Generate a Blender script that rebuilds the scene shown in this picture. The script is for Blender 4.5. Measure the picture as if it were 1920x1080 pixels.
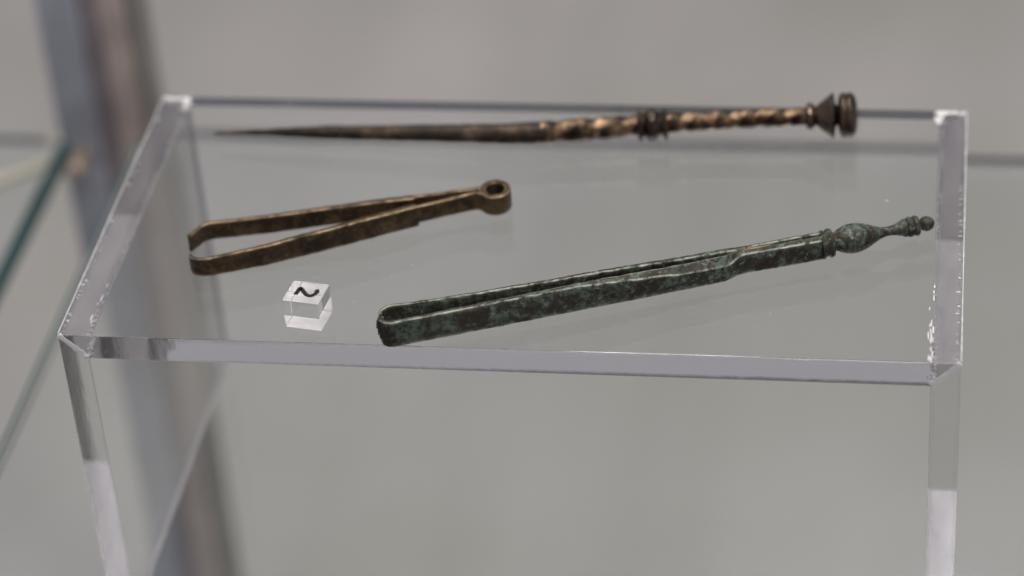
import bpy, bmesh, math, random
from mathutils import Vector, Matrix, Euler, noise

scn = bpy.context.scene
for o in list(bpy.data.objects):
    bpy.data.objects.remove(o)
random.seed(7)

# ------------------------------------------------------------------ camera
CAM_LOC = (0.2167, -0.5326, 0.4076)
cam_d = bpy.data.cameras.new('camera')
cam = bpy.data.objects.new('camera', cam_d)
scn.collection.objects.link(cam)
cam.location = CAM_LOC
cam.rotation_euler = (0.9465, 0.0672, 0.1410)
cam_d.sensor_width = 36.0
cam_d.lens = 5295.3 / 1920 * 36.0
cam_d.clip_start, cam_d.clip_end = 0.01, 50
cam_d.dof.use_dof = True
cam_d.dof.aperture_fstop = 5.8
_fwd = Euler(cam.rotation_euler).to_matrix() @ Vector((0, 0, -1))
cam_d.dof.focus_distance = (Vector((0.128, 0.018, 0.005)) - Vector(CAM_LOC)).dot(_fwd)
scn.camera = cam

# ------------------------------------------------------------------ light of the room
world = bpy.data.worlds.new('World')
scn.world = world
world.use_nodes = True
wb = world.node_tree.nodes['Background']
wb.inputs['Color'].default_value = (1.0, 0.97, 1.025, 1)
wb.inputs['Strength'].default_value = 0.33


def area_lamp(name, loc, target, sx, sy, power, color):
    d = bpy.data.lights.new(name, 'AREA')
    d.shape = 'RECTANGLE'
    d.size, d.size_y = sx, sy
    d.energy = power
    d.color = color
    o = bpy.data.objects.new(name, d)
    scn.collection.objects.link(o)
    o.location = loc
    o.rotation_euler = (Vector(target) - Vector(loc)).to_track_quat('-Z', 'Y').to_euler()
    return o


area_lamp('case_ceiling_lamp', (0.16, 0.22, 1.00), (0.14, 0.20, 0.0), 1.20, 0.80, 9.8, (1.0, 0.955, 0.91))
area_lamp('gallery_spot_lamp', (0.50, -0.45, 1.20), (0.12, 0.05, 0.0), 0.20, 0.20, 5.0, (1.0, 0.93, 0.85))

scn.view_settings.view_transform = 'Standard'
scn.view_settings.look = 'None'
scn.view_settings.exposure = 0.0
scn.view_settings.gamma = 1.0
cy = scn.cycles
cy.max_bounces = 32
cy.transmission_bounces = 32
cy.glossy_bounces = 12
cy.diffuse_bounces = 4
cy.transparent_max_bounces = 16
cy.caustics_reflective = True
cy.caustics_refractive = True
cy.blur_glossy = 0.0
cy.sample_clamp_indirect = 10.0
cy.use_denoising = True
cy.use_adaptive_sampling = False
cy.use_guiding = True

# ------------------------------------------------------------------ dimensions (metres, plate top is z = 0)
W, D, T, H = 0.220, 0.1104, 0.0070, 0.0916
SHELF = -H - 0.00025
BACK = 0.229


# ------------------------------------------------------------------ material helpers
def new_mat(name):
    m = bpy.data.materials.new(name)
    m.use_nodes = True
    nt = m.node_tree
    b = nt.nodes['Principled BSDF']
    return m, nt, b


def node(nt, kind, **kw):
    n = nt.nodes.new(kind)
    for k, v in kw.items():
        setattr(n, k, v)
    return n


def noise_tex(nt, vec, scale, detail=6, rough=0.6, dist=0.0):
    n = node(nt, 'ShaderNodeTexNoise')
    n.inputs['Scale'].default_value = scale
    n.inputs['Detail'].default_value = detail
    n.inputs['Roughness'].default_value = rough
    n.inputs['Distortion'].default_value = dist
    nt.links.new(vec, n.inputs['Vector'])
    return n.outputs['Fac']


def ramp(nt, fac, stops):
    r = node(nt, 'ShaderNodeValToRGB')
    e = r.color_ramp.elements
    e[0].position, e[0].color = stops[0][0], (*stops[0][1], 1)
    e[1].position, e[1].color = stops[-1][0], (*stops[-1][1], 1)
    for p, c in stops[1:-1]:
        x = e.new(p)
        x.color = (*c, 1)
    nt.links.new(fac, r.inputs['Fac'])
    return r.outputs['Color']


def mix(nt, fac, a, b):
    m = node(nt, 'ShaderNodeMix', data_type='RGBA')
    for sock, v in ((m.inputs[0], fac), (m.inputs[6], a), (m.inputs[7], b)):
        if isinstance(v, (int, float)):
            sock.default_value = v
        elif isinstance(v, tuple):
            sock.default_value = (*v, 1)
        else:
            nt.links.new(v, sock)
    return m.outputs[2]


def obj_coord(nt):
    return node(nt, 'ShaderNodeTexCoord').outputs['Object']


def bump(nt, b, height, strength, dist):
    n = node(nt, 'ShaderNodeBump')
    n.inputs['Strength'].default_value = strength
    n.inputs['Distance'].default_value = dist
    nt.links.new(height, n.inputs['Height'])
    nt.links.new(n.outputs['Normal'], b.inputs['Normal'])


def g(v):
    return ((v, v, v))


# clear acrylic
M_ACRYL, nt, b = new_mat('clear_acrylic')
b.inputs['Base Color'].default_value = (0.985, 0.982, 0.99, 1)
b.inputs['Transmission Weight'].default_value = 1.0
b.inputs['Roughness'].default_value = 0.0
b.inputs['IOR'].default_value = 1.49
va = node(nt, 'ShaderNodeVolumeAbsorption')
va.inputs['Color'].default_value = (0.81, 0.78, 0.85, 1)
va.inputs['Density'].default_value = 0.8
nt.links.new(va.outputs['Volume'], nt.nodes['Material Output'].inputs['Volume'])

# polished edge of the sheet: the same acrylic, faintly wavy from flame polishing
M_ACRYL_EDGE = M_ACRYL.copy()
M_ACRYL_EDGE.name = 'polished_acrylic_edge'
nt = M_ACRYL_EDGE.node_tree
mp = node(nt, 'ShaderNodeMapping')
mp.inputs['Scale'].default_value = (1.0, 1.0, 0.25)
nt.links.new(obj_coord(nt), mp.inputs['Vector'])
bump(nt, nt.nodes['Principled BSDF'], noise_tex(nt, mp.outputs['Vector'], 140, 4, 0.6), 0.6, 0.00012)

# milky cement in the mitre joints
M_GLUE, nt, b = new_mat('milky_cement')
b.inputs['Base Color'].default_value = (0.76, 0.76, 0.77, 1)
b.inputs['Transmission Weight'].default_value = 0.0
b.inputs['Roughness'].default_value = 0.55
b.inputs['IOR'].default_value = 1.3

# ground / sawn acrylic faces
M_FROST, nt, b = new_mat('frosted_acrylic_face')
fn = noise_tex(nt, obj_coord(nt), 260, 5, 0.6)
nt.links.new(ramp(nt, fn, [(0.35, (0.80, 0.79, 0.80)), (0.65, (0.92, 0.91, 0.91))]), b.inputs['Base Color'])
b.inputs['Roughness'].default_value = 0.7
b.inputs['IOR'].default_value = 1.2

# half polished saw cut
M_SAWN, nt, b = new_mat('sawn_acrylic_edge')
mp = node(nt, 'ShaderNodeMapping')
mp.inputs['Scale'].default_value = (1.0, 0.35, 1.0)
nt.links.new(obj_coord(nt), mp.inputs['Vector'])
fn = noise_tex(nt, mp.outputs['Vector'], 190, 4, 0.6, 0.8)
nt.links.new(ramp(nt, fn, [(0.35, (0.74, 0.72, 0.76)), (0.62, (1.0, 0.97, 0.96))]), b.inputs['Base Color'])
b.inputs['Roughness'].default_value = 0.28
b.inputs['IOR'].default_value = 1.49
b.inputs['Transmission Weight'].default_value = 0.82

# green tinted shelf glass (colour comes from the thickness looked through)
M_SHELF, nt, b = new_mat('float_glass')
b.inputs['Base Color'].default_value = (1, 1, 1, 1)
b.inputs['Transmission Weight'].default_value = 1.0
b.inputs['Roughness'].default_value = 0.0
b.inputs['IOR'].default_value = 1.52
va = node(nt, 'ShaderNodeVolumeAbsorption')
va.inputs['Color'].default_value = (0.42, 0.80, 0.75, 1)
va.inputs['Density'].default_value = 12.0
nt.links.new(va.outputs['Volume'], nt.nodes['Material Output'].inputs['Volume'])


def wall_mat():
    m, nt, b = new_mat('warm_grey_board')
    oc = obj_coord(nt)
    mp = node(nt, 'ShaderNodeMapping')
    mp.inputs['Scale'].default_value = (9.0, 1.0, 1.1)
    nt.links.new(oc, mp.inputs['Vector'])
    f1 = noise_tex(nt, mp.outputs['Vector'], 1.6, 3, 0.5)
    f2 = noise_tex(nt, oc, 3.5, 3, 0.5)
    c1 = ramp(nt, f1, [(0.3, (0.37, 0.355, 0.33)), (0.7, (0.50, 0.475, 0.45))])
    c2 = ramp(nt, f2, [(0.34, (0.34, 0.335, 0.30)), (0.5, (0.44, 0.435, 0.42)), (0.66, (0.52, 0.505, 0.51))])
    nt.links.new(mix(nt, 0.5, c1, c2), b.inputs['Base Color'])
    b.inputs['Roughness'].default_value = 0.75
    return m


M_WALL = wall_mat()


def painted(name, col, rough=0.45, metal=0.0, var=0.25):
    m, nt, b = new_mat(name)
    f = noise_tex(nt, obj_coord(nt), 40, 5, 0.6)
    lo = tuple(c * (1 - var) for c in col)
    hi = tuple(min(1, c * (1 + var)) for c in col)
    nt.links.new(ramp(nt, f, [(0.3, lo), (0.7, hi)]), b.inputs['Base Color'])
    b.inputs['Roughness'].default_value = rough
    b.inputs['Metallic'].default_value = metal
    return m


M_SLATE = painted('slate_blue_metal', (0.33, 0.345, 0.40), 0.4, 0.0)
M_PLUM = painted('dark_plum_metal', (0.24, 0.21, 0.225), 0.45)
M_TAUPE = painted('taupe_metal', (0.44, 0.37, 0.345), 0.5)
M_STRIP = painted('dark_grey_strip', (0.24, 0.235, 0.22), 0.7)
M_BRASS = painted('pale_brass', (0.42, 0.33, 0.26), 0.4, 0.4)
M_ROD = painted('pale_beige_metal', (0.48, 0.42, 0.33), 0.45, 0.2)
M_GFLOOR = painted('dark_gallery_floor', (0.075, 0.07, 0.078), 0.6)
M_EDGE = painted('teal_ground_glass_edge', (0.010, 0.085, 0.090), 0.35)
M_DUST = painted('pale_dust', (0.75, 0.74, 0.70), 0.9)
M_INK = painted('black_print', (0.006, 0.006, 0.007), 0.8)


def bronze(name, kind):
    m, nt, b = new_mat(name)
    oc = obj_coord(nt)
    big = noise_tex(nt, oc, 95, 5, 0.65, 0.4)
    med = noise_tex(nt, oc, 380, 7, 0.7, 0.3)
    fine = noise_tex(nt, oc, 1700, 6, 0.7)
    if kind == 'brown':
        base = ramp(nt, big, [(0.30, (0.022, 0.016, 0.011)), (0.48, (0.066, 0.045, 0.026)), (0.68, (0.23, 0.15, 0.078))])
        spots = ramp(nt, med, [(0.46, g(0)), (0.72, g(1))])
        col = mix(nt, spots, base, (0.18, 0.12, 0.066))
        dk = ramp(nt, fine, [(0.36, g(1)), (0.52, g(0))])
        col = mix(nt, dk, col, (0.020, 0.015, 0.010))
        b.inputs['Metallic'].default_value = 0.6
        rough = (0.28, 0.52)
    elif kind == 'green':
        base = ramp(nt, big, [(0.30, (0.013, 0.009, 0.006)), (0.48, (0.036, 0.024, 0.014)), (0.57, (0.042, 0.046, 0.033)), (0.70, (0.080, 0.104, 0.080))])
        patch = ramp(nt, noise_tex(nt, oc, 210, 6, 0.68, 1.0), [(0.50, g(0)), (0.60, g(1))])
        col = mix(nt, patch, base, (0.105, 0.142, 0.112))
        pale = ramp(nt, noise_tex(nt, oc, 560, 8, 0.75, 0.8), [(0.555, g(0)), (0.67, g(1))])
        col = mix(nt, pale, col, (0.28, 0.36, 0.30))
        dk = ramp(nt, noise_tex(nt, oc, 900, 6, 0.7), [(0.38, g(1)), (0.52, g(0))])
        col = mix(nt, dk, col, (0.018, 0.014, 0.010))
        b.inputs['Metallic'].default_value = 0.2
        rough = (0.28, 0.70)
    elif kind == 'shaft':
        base = ramp(nt, big, [(0.34, (0.020, 0.017, 0.014)), (0.52, (0.070, 0.050, 0.034)), (0.70, (0.22, 0.145, 0.085))])
        dk = ramp(nt, med, [(0.38, g(1)), (0.56, g(0))])
        col = mix(nt, dk, base, (0.028, 0.023, 0.019))
        b.inputs['Metallic'].default_value = 0.65
        rough = (0.24, 0.48)
    elif kind == 'dark':
        base = ramp(nt, big, [(0.36, (0.036, 0.030, 0.026)), (0.66, (0.17, 0.125, 0.092))])
        sp = ramp(nt, med, [(0.58, g(0)), (0.74, g(1))])
        col = mix(nt, sp, base, (0.22, 0.13, 0.075))
        b.inputs['Metallic'].default_value = 0.9
        rough = (0.14, 0.34)
    else:
        base = ramp(nt, big, [(0.36, (0.022, 0.017, 0.013)), (0.52, (0.050, 0.035, 0.025)), (0.70, (0.22, 0.15, 0.10))])
        dk = ramp(nt, med, [(0.36, g(1)), (0.52, g(0))])
        col = mix(nt, dk, base, (0.030, 0.022, 0.017))
        b.inputs['Metallic'].default_value = 0.95
        rough = (0.20, 0.42)
    eg = node(nt, 'ShaderNodeAttribute', attribute_name='edge_glint')  # highlights on rims and twist ridges, put into the base colour
    pw = node(nt, 'ShaderNodeMath', operation='POWER')
    nt.links.new(eg.outputs['Fac'], pw.inputs[0])
    pw.inputs[1].default_value = 1.9 if kind == 'pin' else 9.0
    ml = node(nt, 'ShaderNodeMath', operation='MULTIPLY')
    nt.links.new(pw.outputs[0], ml.inputs[0])
    nt.links.new(ramp(nt, noise_tex(nt, oc, 300, 6, 0.7), [(0.40, g(0)), (0.62 if kind == 'pin' else 0.58, g(0.9))]), ml.inputs[1])
    col = mix(nt, ml.outputs[0], col, {'green': (0.42, 0.45, 0.38), 'brown': (0.42, 0.30, 0.17), 'pin': (0.42, 0.275, 0.165)}.get(kind, (0.4, 0.3, 0.2)))
    nt.links.new(col, b.inputs['Base Color'])
    rr = node(nt, 'ShaderNodeMapRange')
    rr.inputs['To Min'].default_value, rr.inputs['To Max'].default_value = rough
    nt.links.new(med, rr.inputs['Value'])
    nt.links.new(rr.outputs['Result'], b.inputs['Roughness'])
    bump(nt, b, med, 0.3 if kind == 'dark' else 0.6, 0.0004)
    return m


M_BROWN = bronze('brown_bronze', 'brown')
M_GREEN = bronze('green_patina_bronze', 'green')
M_PIN = bronze('coppery_bronze', 'pin')
M_SHAFT = bronze('brown_black_bronze', 'shaft')
M_DARKB = bronze('dark_bronze', 'dark')
M_COPPER = painted('bare_copper', (0.50, 0.24, 0.13), 0.45, 0.6, 0.3)


# ------------------------------------------------------------------ object helpers
def tag(o, label=None, cat=None, group=None, kind=None):
    for k, v in (('label', label), ('category', cat), ('group', group), ('kind', kind)):
        if v:
            o[k] = v
    return o


def link_mesh(name, verts, faces, mat, parent=None, smooth=False):
    me = bpy.data.meshes.new(name)
    me.from_pydata([tuple(v) for v in verts], [], faces)
    me.validate()
    if smooth:
        me.polygons.foreach_set('use_smooth', [True] * len(me.polygons))
    if mat:
        me.materials.append(mat)
    o = bpy.data.objects.new(name, me)
    scn.collection.objects.link(o)
    if parent:
        o.parent = parent
    return o


def link_bm(name, bm, mat, parent=None, smooth=False):
    me = bpy.data.meshes.new(name)
    bmesh.ops.recalc_face_normals(bm, faces=bm.faces)
    bm.to_mesh(me)
    bm.free()
    if smooth:
        me.polygons.foreach_set('use_smooth', [True] * len(me.polygons))
    if mat:
        me.materials.append(mat)
    o = bpy.data.objects.new(name, me)
    scn.collection.objects.link(o)
    if parent:
        o.parent = parent
    return o


def empty(name, loc=(0, 0, 0), rz=0.0):
    o = bpy.data.objects.new(name, None)
    o.empty_display_size = 0.01
    scn.collection.objects.link(o)
    o.location = loc
    o.rotation_euler = (0, 0, rz)
    return o


def box_bm(x0, x1, y0, y1, z0, z1, bev=0.0, seg=2):
    bm = bmesh.new()
    bmesh.ops.create_cube(bm, size=1.0)
    for v in bm.verts:
        v.co = Vector(((x0 + x1) / 2 + v.co.x * (x1 - x0), (y0 + y1) / 2 + v.co.y * (y1 - y0), (z0 + z1) / 2 + v.co.z * (z1 - z0)))
    if bev:
        bmesh.ops.bevel(bm, geom=list(bm.edges), offset=bev, segments=seg, profile=0.5, affect='EDGES')
    return bm


def catmull(pts, n):
    """n points along a smooth curve through pts, with the (fractional) parameter of each"""
    P = [Vector(p) for p in pts]
    P = [P[0] * 2 - P[1]] + P + [P[-1] * 2 - P[-2]]
    out = []
    m = len(pts) - 1
    for i in range(n):
        t = i / (n - 1) * m
        k = min(int(t), m - 1)
        u = t - k
        a, b_, c, d = P[k], P[k + 1], P[k + 2], P[k + 3]
        out.append(0.5 * ((2 * b_) + (c - a) * u + (2 * a - 5 * b_ + 4 * c - d) * u * u + (3 * b_ - a - 3 * c + d) * u ** 3))
    return out


def resample(pts, step):
    """even points along a polyline"""
    P = [Vector(p) for p in pts]
    L = [0.0]
    for a, b_ in zip(P, P[1:]):
        L.append(L[-1] + (b_ - a).length)
    n = max(2, int(L[-1] / step) + 1)
    out, k = [], 0
    for i in range(n):
        s = L[-1] * i / (n - 1)
        while k < len(P) - 2 and s > L[k + 1]:
            k += 1
        u = (s - L[k]) / max(1e-9, L[k + 1] - L[k])
        out.append(P[k].lerp(P[k + 1], u))
    return out, L[-1]


def strap(name, plan, zfun, tfun, mat, parent, side=1, step=0.0005, wob=0.00010, seed=0.0, closed=False, rim=0.00025, z_lift=0.0, drop=None):
    """A flat bar standing on edge: follows the plan curve (its outer face), zfun(s)->(z0,z1), tfun(s)->thickness,
    side = which way the thickness goes (left of travel is +1)"""
    P, L = resample(plan, step)
    n = len(P)
    verts, faces, glint = [], [], []
    ring = 12
    for i, p in enumerate(P):
        if closed:
            q0, q1 = P[(i - 1) % (n - 1)], P[(i + 1) % (n - 1)]
        else:
            q0, q1 = P[max(0, i - 1)], P[min(n - 1, i + 1)]
        tg = (q1 - q0).normalized()
        nr = Vector((-tg.y, tg.x)) * side
        s = L * i / (n - 1)
        z0, z1 = zfun(s)
        th = tfun(s)
        c = min(rim, th * 0.35)
        dr = drop(s) if drop else 0.0
        prof = [(c, z0), (th / 2, z0), (th - c, z0), (th, z0 + c), (th, (z0 + z1) / 2), (th, z1 - c), (th - c, z1), (th / 2, z1 - dr * 0.45), (c, z1 - dr), (0, z1 - c - dr), (0, (z0 + z1) / 2), (0, z0 + c)]
        for jj, (a, z) in enumerate(prof):
            glint.append(0.0 if jj in (1, 4, 7, 10) else 1.0)  # corner vertices take the painted pale highlight
            co = Vector((p.x + nr.x * a, p.y + nr.y * a, z + z_lift))
            w = noise.noise_vector(co * 420 + Vector((seed, seed * 2, 0))) * wob + noise.noise_vector(co * 1500 + Vector((0, seed, 3))) * wob * 0.45
            w.z *= 0.8 if z > z0 + c else 0.2
            verts.append(co + w)
    for i in range(n - 1):
        for j in range(ring):
            a, b_ = i * ring + j, i * ring + (j + 1) % ring
            faces.append((a, b_, b_ + ring, a + ring))
    if not closed:
        faces.append(tuple(range(ring))[::-1])
        faces.append(tuple(range((n - 1) * ring, n * ring)))
    o = link_mesh(name, verts, faces, mat, parent, True)
    at = o.data.attributes.new('edge_glint', 'FLOAT', 'POINT')
    at.data.foreach_set('value', glint)
    bm = bmesh.new()
    bm.from_mesh(o.data)
    bmesh.ops.recalc_face_normals(bm, faces=bm.faces)
    bm.to_mesh(o.data)
    bm.free()
    try:
        o.data.set_sharp_from_angle(angle=math.radians(38))
    except Exception:
        pass
    return o


def lathe(name, axis_pts, prof, mat, parent, seg=40, rfun=None, wob=0.00006, sub=6):
    """Turned body: axis_pts = function t->Vector centre, prof = [(t, r)], rfun(t, theta, r)->r for twists"""
    verts, faces, glint = [], [], []
    rows = []
    for (t0, r0), (t1, r1) in zip(prof, prof[1:]):
        for k in range(sub):
            u = k / sub
            rows.append((t0 + (t1 - t0) * u, r0 + (r1 - r0) * u))
    rows.append(prof[-1])
    for t, r in rows:
        c = axis_pts(t)
        e = 0.002
        tg = (axis_pts(t + e) - axis_pts(t - e)).normalized()
        up = Vector((0, 0, 1))
        sd = tg.cross(up).normalized()
        up = sd.cross(tg).normalized()
        for j in range(seg):
            th = 2 * math.pi * j / seg
            rr = rfun(t, th, r) if rfun else r
            glint.append(max(0.0, min(1.0, (rr / r - 0.91) / 0.15)) if rfun else 0.0)  # ridges of a twist get the painted highlight, grooves stay dark
            co = c + (sd * math.cos(th) + up * math.sin(th)) * rr
            co += noise.noise_vector(co * 600) * wob
            verts.append(co)
    for i in range(len(rows) - 1):
        for j in range(seg):
            a, b_ = i * seg + j, i * seg + (j + 1) % seg
            faces.append((a, b_, b_ + seg, a + seg))
    faces.append(tuple(range(seg))[::-1])
    faces.append(tuple(range((len(rows) - 1) * seg, len(rows) * seg)))
    o = link_mesh(name, verts, faces, mat, parent, True)
    at = o.data.attributes.new('edge_glint', 'FLOAT', 'POINT')
    at.data.foreach_set('value', glint)
    return o


# ------------------------------------------------------------------ setting: floor of the case, far below the shelf
FLOOR = -0.42
fl = link_bm('case_floor', box_bm(-1.3, 1.7, 0.0, 1.30, FLOOR - 0.02, FLOOR), M_WALL)
tag(fl, kind='structure')
gf = link_bm('gallery_floor', box_bm(-4, 4, -4, 4, -1.32, -1.30), M_GFLOOR)
tag(gf, kind='structure')


# ------------------------------------------------------------------ glass shelves
def shelf(x0, x1, label, xe, sg):
    o = link_bm('glass_shelf', box_bm(x0, x1, -0.20, BACK, SHELF - 0.008, SHELF, 0.0004, 2), M_SHELF)
    tag(o, label, 'shelf', 'glass shelves of the display case')
    e0, e1 = sorted((xe + sg * 0.0002, xe + sg * 0.0012))
    link_bm('ground_edge', box_bm(e0, e1, -0.1996, BACK - 0.0004, SHELF - 0.0078, SHELF - 0.0002, 0.0003, 2), M_EDGE, o)
    return o


shelf(-0.0500, 0.62, 'clear glass shelf with teal edge under the acrylic riser', -0.0500, -1)
shelf(-0.40, -0.0772, 'clear glass shelf with dark teal edge at the far left of the frame', -0.0772, 1)

# post between the two bays
post = empty('cabinet_post', (-0.0655, 0.250, FLOOR))
tag(post, 'blurred slate blue and taupe upright post behind the riser at left', 'post')
for nm, x0, x1, y0, y1, m in (('left_panel', -0.0175, -0.0035, -0.010, 0.012, M_SLATE),
                              ('centre_panel', -0.0033, 0.0030, -0.0085, 0.012, M_PLUM),
                              ('right_panel', 0.0032, 0.0120, -0.0095, 0.012, M_TAUPE),
                              ('edge_strip', 0.0122, 0.0145, -0.006, 0.012, M_STRIP)):  # narrow darker strip down the right side of the post
    link_bm(nm, box_bm(x0, x1, y0, y1, 0, 1.1, 0.0012), m, post)

# peg and rod holding the left shelf
peg = empty('shelf_peg', (-0.0745, 0.2300, SHELF - 0.0125))
tag(peg, 'pale brass peg at the back corner of the left glass shelf', 'peg')
lathe('pin', lambda t: Vector((0, -0.004 + t * 0.014, 0)), [(0.0, 0.0004), (0.0, 0.0022), (0.1, 0.0030), (0.6, 0.0030), (0.65, 0.002), (1.0, 0.002)], M_BRASS, peg, 24)
rod = lathe('shelf_rod', lambda t: Vector((-0.140, 0.168, SHELF - 0.011)).lerp(Vector((-0.0785, 0.2265, SHELF - 0.011)), t), [(0, 0.0022), (1, 0.0022)], M_ROD, None, 20, sub=10)
tag(rod, 'pale beige metal rod running under the left glass shelf', 'rod')


# ------------------------------------------------------------------ acrylic riser: one clear U, split into three open shells that close together
riser = empty('acrylic_riser', (0, 0, 0))
tag(riser, 'clear acrylic display riser with mitred corners holding the three bronze tools', 'display stand')
bm = bmesh.new()
pr = [(0, -H), (0, 0), (W, 0), (W, -H), (W - T, -H), (W - T, -T), (T, -T), (T, -H)]
vf = [bm.verts.new((x, 0, z)) for x, z in pr]
vb = [bm.verts.new((x, D, z)) for x, z in pr]
for i in range(8):
    j = (i + 1) % 8
    bm.faces.new((vf[i], vf[j], vb[j], vb[i]))
for v in (vf, vb):
    bm.faces.new((v[0], v[1], v[6], v[7]))
    bm.faces.new((v[1], v[2], v[5], v[6]))
    bm.faces.new((v[2], v[3], v[4], v[5]))
bmesh.ops.recalc_face_normals(bm, faces=bm.faces)
bm.normal_update()
sharp = [e for e in bm.edges if e.calc_face_angle(0) > 0.5 and e.is_convex]
bmesh.ops.bevel(bm, geom=sharp, offset=0.00014, segments=2, profile=0.5, affect='EDGES')
bm.normal_update()
shell = {0: ([], [], {}), 1: ([], [], {}), 2: ([], [], {})}
for f in bm.faces:
    c = f.calc_center_median()
    if c.z < -H + 1e-5 and abs(f.normal.z) > 0.9:
        k = 3 if c.x < W / 2 else 4
        shell.setdefault(k, ([], [], {}))
        vs, fs, ix = shell[k]
        fs.append([ix.setdefault(tuple(v.co), len(ix)) for v in f.verts])
        continue
    k = 1 if (-c.z > c.x and c.x < W / 2) else 2 if (-c.z > W - c.x and c.x > W / 2) else 0
    vs, fs, ix = shell[k]
    fs.append([ix.setdefault(tuple(v.co), len(ix)) for v in f.verts])
for k, nm in ((0, 'top_plate'), (1, 'side_panel'), (2, 'side_panel')):
    vs, fs, ix = shell[k]
    panel = link_mesh(nm, list(ix.keys()), fs, M_ACRYL, riser)
    panel.data.materials.append(M_ACRYL_EDGE)
    for p_ in panel.data.polygons:
        if abs(p_.normal.y) > 0.9:
            p_.material_index = 1
    if k:
        vs, fs, ix = shell[k + 2]
        link_mesh('sawn_edge', list(ix.keys()), fs, M_SAWN, panel)
bm.free()


# cement in the joints: seam at the ends, beads and bubbles along the lines
def add_blob(bm, c, r, sx=1, sy=1, sz=1, sub=2, rot=0.0):
    mt = Matrix.Translation(c) @ Matrix.Rotation(rot, 4, 'Z') @ Matrix.Diagonal((sx * r, sy * r, sz * r, 1))
    return bmesh.ops.create_icosphere(bm, subdivisions=sub, radius=1.0, matrix=mt)['verts']


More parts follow.
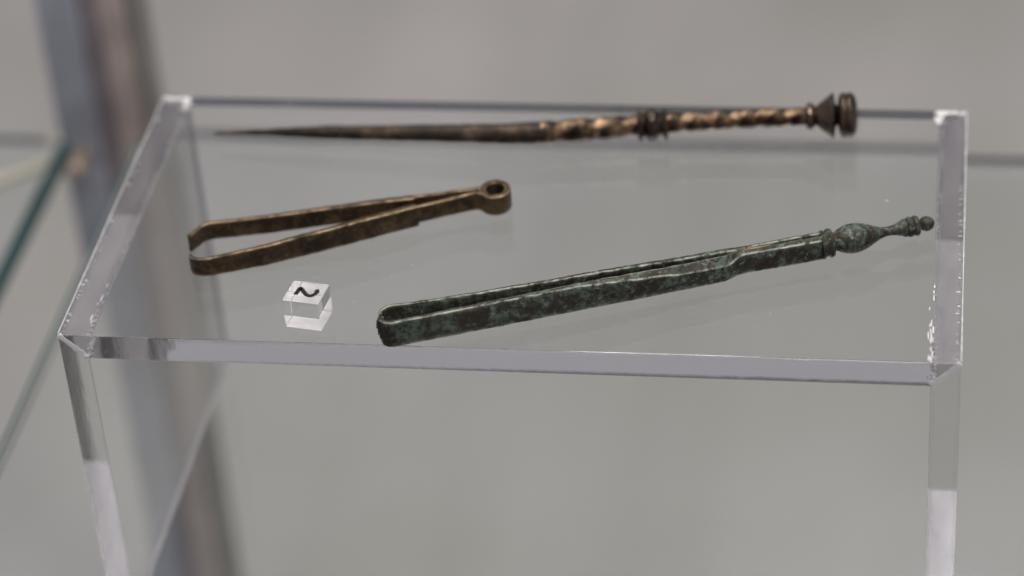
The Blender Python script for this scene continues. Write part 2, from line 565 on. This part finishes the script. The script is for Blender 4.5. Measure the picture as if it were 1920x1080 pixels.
for sgn in (1, -1):
    X = (lambda x: x) if sgn == 1 else (lambda x: W - x)
    # seam: the cemented line of the mitre where it shows at the front and back ends
    for y0, y1, ext in ((-0.00012, 0.0007, 0.0), (D - 0.0016, D + 0.00012, 0.0)):
        sb = bmesh.new()
        a = 0.00072 if y0 < 0.01 else 0.0009
        n = 14
        rows = []
        for i in range(n + 1):
            u = 0.03 + 0.94 * i / n
            ww = a * (0.75 + 0.5 * noise.noise((u * 6, sgn * 3, y0 * 50)))
            if u > 0.85 and y0 < 0.01:
                ww *= 1.6
            cx, cz = u * T, -u * T
            rows.append([sb.verts.new((X(cx + s * ww * 0.707), y, cz + s * ww * 0.707)) for y in (y0, y1) for s in (-1, 1)])
        for r0, r1 in zip(rows, rows[1:]):
            for p_, q_ in ((0, 1), (1, 3), (3, 2), (2, 0)):
                sb.faces.new((r0[p_], r0[q_], r1[q_], r1[p_]))
        sb.faces.new((rows[0][0], rows[0][1], rows[0][3], rows[0][2]))
        sb.faces.new((rows[-1][0], rows[-1][2], rows[-1][3], rows[-1][1]))
        link_bm('cement_seam', sb, M_GLUE, riser)
    # bubbles trapped along the outer and inner line of the mitre
    bb = bmesh.new()
    rnd = random.Random(11 if sgn == 1 else 29)
    for k in range(70 if sgn == 1 else 120):
        outer = rnd.random() < 0.5
        if sgn == 1:
            y = D * rnd.choice([rnd.uniform(0, 0.2), rnd.uniform(0.2, 0.95)])
        else:
            y = D * rnd.choice([rnd.uniform(0, 0.35), rnd.uniform(0.3, 0.7)])
        if outer:
            d = rnd.uniform(0.0004, 0.0009)
            r = rnd.uniform(0.00012, 0.00034)
            add_blob(bb, (X(d + 0.0003), y, 0.00001 if rnd.random() < 0.6 else -d), r, rnd.uniform(1.2, 2.6), rnd.uniform(0.5, 1.0), 0.35, 1)
        else:
            d = T - rnd.uniform(0.0002, 0.0009)
            r = rnd.uniform(0.00010, 0.00042)
            if y > D * 0.35:
                r *= 0.6
            add_blob(bb, (X(d), y, -d + 0.0002), r, rnd.uniform(0.7, 1.2), rnd.uniform(0.7, 1.5), rnd.uniform(0.7, 1.2), 1)
    # a few bigger beads near the front corner, a smear at the back corner
    for k in range(7):
        y = 0.0004 + k * 0.0019 + rnd.uniform(-0.0004, 0.0004)
        d = T - rnd.uniform(0.0001, 0.0009)
        add_blob(bb, (X(d), y, -d), rnd.uniform(0.00045, 0.00075), 1, 1, 0.9, 2)
    for k in range(9):
        u = rnd.uniform(0.1, 0.95)
        add_blob(bb, (X(u * T), D - rnd.uniform(0.0004, 0.0022), -u * T + 0.0003), rnd.uniform(0.0005, 0.0011), 1.6, 1.0, 0.5, 2)
    # residue left on the top face at the back corner and along the joint
    for k in range(34):
        u = rnd.random()
        if u < 0.62:
            c_ = (rnd.uniform(0.0010, 0.0074), D - rnd.uniform(0.0005, 0.0019))
        else:
            c_ = (T + rnd.uniform(-0.0006, 0.0006), D - rnd.uniform(0.001, 0.0065))
        add_blob(bb, (X(c_[0]), c_[1], 0.0), rnd.uniform(0.0003, 0.0007), rnd.uniform(1.0, 1.8), rnd.uniform(0.7, 1.2), 0.16, 2)
    for k in range(8 if sgn == 1 else 26):
        y = 0.0010 + 0.030 * rnd.random() ** 1.7
        add_blob(bb, (X(T + rnd.uniform(-0.0003, 0.0010 if sgn < 0 else 0.0003)), y, 0.0), rnd.uniform(0.00014, 0.00026), rnd.uniform(0.5, 0.9), rnd.uniform(3.0, 7.0), 0.15, 2)
    tag(link_bm('cement_bubbles', bb, M_GLUE, riser, True), kind='stuff')
    # thin bead lines running the length of the joint
    lb = bmesh.new()
    for d, r, keep in ((-0.00002, 0.00022, 1.2), (T - 0.0003, 0.00013, 0.92), (T - 0.0010, 0.00006, 0.75)):
        P = []
        n = 150
        prev = None
        for i in range(n + 1):
            y = 0.0006 + (D - 0.0012) * i / n
            rr = r * (0.55 + 0.9 * abs(noise.noise((y * 260, d * 900, sgn))))
            ring = [lb.verts.new((X(d) + rr * math.cos(q), y, -d + rr * math.sin(q))) for q in (0.3, 1.87, 3.44, 5.0)]
            if prev and noise.noise((y * 55, d * 4000, sgn * 5)) < keep - 0.45:
                for q in range(4):
                    lb.faces.new((prev[q], prev[(q + 1) % 4], ring[(q + 1) % 4], ring[q]))
            prev = ring
    link_bm('cement_line', lb, M_GLUE, riser, True)


# ------------------------------------------------------------------ small number cube
cube = empty('number_cube', (0.0617, 0.0095, 0.00015), math.radians(-8.5))
tag(cube, 'small clear acrylic cube marked with a black 2', 'number marker')
cb = box_bm(-0.00465, 0.00465, -0.0042, 0.0042, 0, 0.0081, 0.00012, 2)
cb.normal_update()
low = [f for f in cb.faces if f.calc_center_median().z < 1e-6]
lowv = [v.co.copy() for v in low[0].verts]
bmesh.ops.delete(cb, geom=low, context='FACES')
blk = link_bm('block', cb, M_ACRYL, cube)
if sum(p_.normal.dot(p_.center - Vector((0, 0, 0.004))) for p_ in blk.data.polygons) < 0:
    blk.data.flip_normals()
link_mesh('ground_base', lowv, [list(range(len(lowv)))], M_FROST, blk)
# the figure, seen turned a quarter clockwise
glyph = catmull([(0.00205, 0.00140), (0.00242, 0.00030), (0.00165, -0.00105), (0.00050, -0.00095), (-0.00075, 0.00030), (-0.00170, 0.00125)], 36)
stroke = [Vector((p[0], p[1])) for p in [(q.x, q.y) for q in [Vector((a.x, a.y, 0)) for a in [Vector((v[0], v[1], 0)) for v in glyph]]]]
stroke += [Vector((-0.00185, 0.0008)), Vector((-0.00195, -0.0013))]


def flat_stroke(name, pts, wid, z0, z1, mat, parent):
    P, L = resample(pts, 0.00008)
    n = len(P)
    v, f = [], []
    for i, p in enumerate(P):
        tg = (P[min(n - 1, i + 1)] - P[max(0, i - 1)]).normalized()
        nr = Vector((-tg.y, tg.x)) * wid / 2
        for s, z in ((-1, z0), (1, z0), (1, z1), (-1, z1)):
            v.append((p.x + s * nr.x, p.y + s * nr.y, z))
    for i in range(n - 1):
        for j in range(4):
            a, b_ = i * 4 + j, i * 4 + (j + 1) % 4
            f.append((a, b_, b_ + 4, a + 4))
    f.append((3, 2, 1, 0))
    f.append(tuple(range((n - 1) * 4, n * 4)))
    return link_mesh(name, v, f, mat, parent)


flat_stroke('printed_number', [p_ * 1.12 for p_ in stroke], 0.00112, 0.00813, 0.00817, M_INK, cube)

# ------------------------------------------------------------------ brown tweezers, open, standing on edge
MMV = lambda pts: [Vector((a * 0.001, b_ * 0.001)) for a, b_ in pts]


def smooth2(pts, n):
    return [Vector((v.x, v.y)) for v in catmull([Vector((p.x, p.y, 0)) for p in pts], n)]


tw = empty('brown_tweezers', (0, 0, 0.0001))
tag(tw, 'open brown bronze tweezers with a ring-shaped spring end', 'tweezers')
near_tip = smooth2(MMV([(27.3, 28.0), (28.2, 26.7), (30.2, 25.9), (33.2, 26.2)]), 16)
near_arm = near_tip + MMV([(46.3, 31.4), (58.8, 37.7), (71.4, 44.6), (82.2, 50.4)])


def near_z(s):
    w = 5.3 + 0.9 * min(1, s / 0.03)
    return ((0.0, w * 0.001))


strap('jaw', near_arm, near_z, lambda s: 0.0009 + 0.0008 * min(1, s / 0.06), M_BROWN, tw, 1, seed=1.0)
strap('arm', MMV([(81.0, 50.75), (90, 55.1), (94.5, 57.1), (96.4, 57.7), (97.6, 57.2)]), lambda s: (0.0004, 0.0055 + 0.0004 * max(0, (s - 0.009) / 0.008)), lambda s: 0.0010 + 0.0006 * max(0, (s - 0.010) / 0.007), M_BROWN, tw, 1, seed=2.0)
far_tip = smooth2(MMV([(24.9, 36.8), (26.2, 39.4), (27.4, 41.6), (29.2, 42.9), (31.4, 43.5)]), 18)
far_arm = far_tip + MMV([(44.0, 46.7), (57.0, 50.7), (69.0, 54.2), (80.0, 57.1)])
strap('jaw', far_arm, lambda s: (0.0, 0.0053), lambda s: 0.0009 + 0.0008 * min(1, s / 0.06), M_BROWN, tw, -1, seed=3.0)
strap('arm', MMV([(79.8, 56.8), (88, 59.0), (94.8, 60.9), (97.0, 61.9), (98.2, 62.6)]), lambda s: (0.0003, 0.0054), lambda s: 0.0009, M_BROWN, tw, -1, seed=4.0)
circ = [Vector((0.1009 + 0.0040 * math.cos(a), 0.0598 + 0.0042 * math.sin(a))) for a in [2 * math.pi * i / 90 for i in range(91)]]
strap('spring_ring', circ, lambda s: (0.0002, 0.0060), lambda s: 0.00150, M_BROWN, tw, 1, seed=5.0, closed=True)

# ------------------------------------------------------------------ green tweezers with turned finial
gt = empty('green_tweezers', (0, 0, 0.0001))
tag(gt, 'dark green patinated bronze tweezers with a turned baluster finial', 'tweezers')
n_tip = smooth2(MMV([(81.35, 2.55), (81.25, 1.2), (81.75, 0.0), (82.9, -0.9), (84.8, -0.9)]), 22)
n_arm = n_tip + MMV([(100, 5.1), (117, 11.8), (142, 21.7), (156, 27.3), (160.0, 29.0)]) + smooth2(MMV([(162.2, 29.9), (163.8, 31.2), (165.2, 32.6), (167.0, 33.6)]), 12) + MMV([(176, 36.8), (186.4, 40.6)])
ss = lambda x: max(0.0, min(1.0, x)) ** 2 * (3 - 2 * max(0.0, min(1.0, x)))


def gz(s):
    k = max(0, 1 - s / 0.0045)
    return (0.0022 * k * k, 0.0074 - 0.0008 * ss((s - 0.050) / 0.035) - 0.0005 * k * k)


def gdrop(s):
    return 0.0019 * ss((s - 0.045) / 0.045) - 0.0012 * ss((s - 0.0905) / 0.005)


def gth(s):
    return 0.0009 + 0.0011 * max(0, min(1, s / 0.083)) - 0.0008 * max(0, min(1, (s - 0.088) / 0.008))


strap('arm', n_arm, gz, gth, M_GREEN, gt, 1, wob=0.00016, seed=7.0, rim=0.00022, drop=gdrop)
f_tip = smooth2(MMV([(81.1, 3.1), (80.6, 4.0), (81.2, 5.4), (82.4, 6.4), (84.4, 7.1)]), 18)
f_arm = f_tip + MMV([(91.7, 9.2), (104.2, 13.4), (121.2, 19.3), (141.8, 27.4), (156, 32.9)]) + smooth2(MMV([(158.5, 33.9), (161.0, 34.7), (163.2, 35.2), (166.0, 36.2)]), 12) + MMV([(174, 39.3), (185.4, 43.5)])
strap('arm', f_arm, gz, lambda s: gth(s) * 0.74, M_GREEN, gt, -1, wob=0.00016, seed=9.0, rim=0.00026)
# teeth of the near jaw
for k in range(6):
    z = 0.0020 + k * 0.00090
    ln = (0.00050, 0.00072, 0.00058, 0.00080, 0.00066, 0.00048)[k]
    t_ = link_bm('tooth', box_bm(-ln, 0.0007, -0.0011, 0.0009, 0, 0.00046, 0.00010, 1), M_GREEN, gt)
    t_.location = (0.08130 + 0.00012 * max(0, 2 - k), 0.0013 - 0.0002 * max(0, 2 - k), z)
    t_.rotation_euler = (0, 0, math.radians(14 - 4 * k))
# bare copper worn through on the inner top edge
cv = [(-4.2, 0.0), (-3.0, -0.16), (-1.2, -0.32), (1.0, -0.26), (2.6, -0.18), (4.0, -0.02), (2.8, 0.14), (0.6, 0.30), (-1.8, 0.22), (-3.2, 0.12)]
n_ = len(cv)
cp = link_mesh('copper_patch', [(x * 0.001, y * 0.001, z) for z in (0.0, 0.00016) for x, y in cv],
               [list(range(n_))[::-1], list(range(n_, 2 * n_))] + [[i, (i + 1) % n_, n_ + (i + 1) % n_, n_ + i] for i in range(n_)], M_COPPER, gt)
cp.location = (0.1700, 0.03580, 0.00640)
cp.rotation_euler = (0, 0, math.radians(20.5))

FA, FB = Vector((0.1858, 0.0421, 0.0036)), Vector((0.2107, 0.0521, 0.0036))
fin = lambda t: FA.lerp(FB, t)
K = 0.001
lathe('collar', fin, [(-0.035, 0.5 * K), (-0.035, 3.1 * K), (-0.01, 3.5 * K), (0.01, 3.3 * K), (0.02, 3.0 * K), (0.03, 3.3 * K), (0.05, 3.7 * K), (0.075, 3.5 * K), (0.085, 2.6 * K), (0.10, 2.0 * K)], M_GREEN, gt)
lathe('finial', fin, [(0.08, 2.0 * K), (0.11, 2.3 * K), (0.15, 2.9 * K), (0.20, 3.45 * K), (0.255, 3.75 * K), (0.268, 3.62 * K), (0.28, 3.75 * K), (0.33, 3.65 * K), (0.40, 3.15 * K), (0.47, 2.3 * K), (0.54, 1.55 * K),
                      (0.60, 1.2 * K), (0.66, 1.2 * K), (0.71, 1.55 * K), (0.76, 2.05 * K), (0.785, 2.35 * K), (0.80, 2.05 * K)], M_GREEN, gt)
lathe('ring', fin, [(0.795, 1.8 * K), (0.81, 2.35 * K), (0.83, 2.6 * K), (0.85, 2.5 * K), (0.862, 2.1 * K), (0.875, 2.45 * K), (0.895, 2.6 * K), (0.915, 2.35 * K), (0.925, 1.4 * K), (0.94, 1.1 * K)], M_GREEN, gt)
lathe('knob', fin, [(1.0 + 0.075 * math.sin(a), max(0.02 * K, 1.9 * K * math.cos(a))) for a in [(-70 + 160 * i / 12) * math.pi / 180 for i in range(13)]], M_GREEN, gt, sub=2)

# ------------------------------------------------------------------ long pin at the back
pn = empty('bronze_pin', (0, 0, 0.0002))
tag(pn, 'long coppery bronze pin with twisted shaft and disc head', 'pin')
AX = catmull([(0.01851, 0.0914, 0.0006), (0.0475, 0.0908, 0.0016), (0.0764, 0.0900, 0.0026), (0.1055, 0.0897, 0.0035), (0.1375, 0.0938, 0.0045), (0.1627, 0.0964, 0.0051), (0.1892, 0.0979, 0.0059)], 241)


def pax(t):
    q = min(max(t, 0.0), 1.0) * 240
    k = min(int(q), 239)
    p_ = AX[k].lerp(AX[k + 1], q - k)
    if t > 1:
        p_ = p_ + (AX[240] - AX[236]).normalized() * (t - 1) * 0.18
    if t < 0:
        p_ = p_ + (AX[0] - AX[4]).normalized() * (-t) * 0.18
    return p_


def px2t(x):       # pixel column of the photograph, along the pin
    kn = [(400, 0), (600, 1 / 6), (800, 2 / 6), (1000, 3 / 6), (1220, 4 / 6), (1400, 5 / 6), (1590, 1.0), (1610, 1.0 + 0.015)]
    for (a, ta), (b_, tb) in zip(kn, kn[1:]):
        if x <= b_:
            return ta + (tb - ta) * (x - a) / (b_ - a)
    return kn[-1][1]


S = 1 / 6900.0
pts = lambda L_: [(px2t(x), r * S) for x, r in L_]
lathe('shaft', pax, pts([(398, 1), (405, 3), (450, 5), (500, 7), (560, 10), (620, 13), (700, 14), (800, 16), (900, 18), (980, 20), (1030, 21)]), M_SHAFT, pn, wob=0.00018, sub=10)


def twist(t, th, r):
    q = t * 11.2
    k = 2 * (th - 2 * math.pi * q)
    return r * (1 + 0.08 * math.cos(k + 0.7 * math.sin(9.0 * q)) - 0.03 * math.cos(2 * k))


lathe('twisted_shaft', pax, pts([(1024, 20.5), (1040, 20), (1100, 19.5), (1196, 18.5)]), M_PIN, pn, rfun=twist, sub=40, wob=0.00012)
lathe('twisted_shaft', pax, pts([(1248, 18), (1300, 17.5), (1400, 17), (1516, 15.5)]), M_PIN, pn, rfun=twist, sub=50, wob=0.00012)
lathe('collar', pax, pts([(1193, 14), (1195, 26), (1199, 30), (1203, 27), (1205, 21), (1209, 23), (1214, 28), (1221, 30), (1228, 28), (1234, 23), (1238, 21), (1241, 26), (1245, 30), (1249, 27), (1251, 17), (1256, 15)]), M_DARKB, pn)
lathe('neck_ring', pax, pts([(1511, 13), (1513, 21), (1517, 24.5), (1523, 24), (1527, 21), (1530, 17), (1533, 15)]), M_DARKB, pn)
lathe('cone', pax, pts([(1529, 14), (1533, 20), (1545, 29), (1556, 37), (1560, 41), (1563, 42), (1565, 38), (1566.5, 24), (1570, 17)]), M_DARKB, pn)
lathe('disc_head', pax, pts([(1566, 14), (1571, 18), (1572.5, 30), (1574.5, 37), (1578, 40), (1583, 41.5), (1586, 40.5), (1588, 38.5), (1590, 40.5), (1595, 41.5), (1600, 39), (1605, 33), (1608, 22), (1609, 1)]), M_DARKB, pn)

# ------------------------------------------------------------------ dust specks lying on the plate
db = bmesh.new()
rnd = random.Random(5)
for k in range(150):
    x, y = rnd.uniform(0.01, W - 0.01), rnd.uniform(0.003, D - 0.004)
    add_blob(db, (x, y, 0.00008), rnd.choice([0.00004, 0.00005, 0.00007, 0.00011]), rnd.uniform(0.8, 2.2), 1, 0.6, 1, rnd.uniform(0, 3))
add_blob(db, (0.2004, 0.0668, 0.0002), 0.00030, 1.3, 1, 0.7, 2)
tag(link_bm('dust', db, M_DUST), 'scattered pale dust specks lying on the acrylic plate', 'dust', kind='stuff')
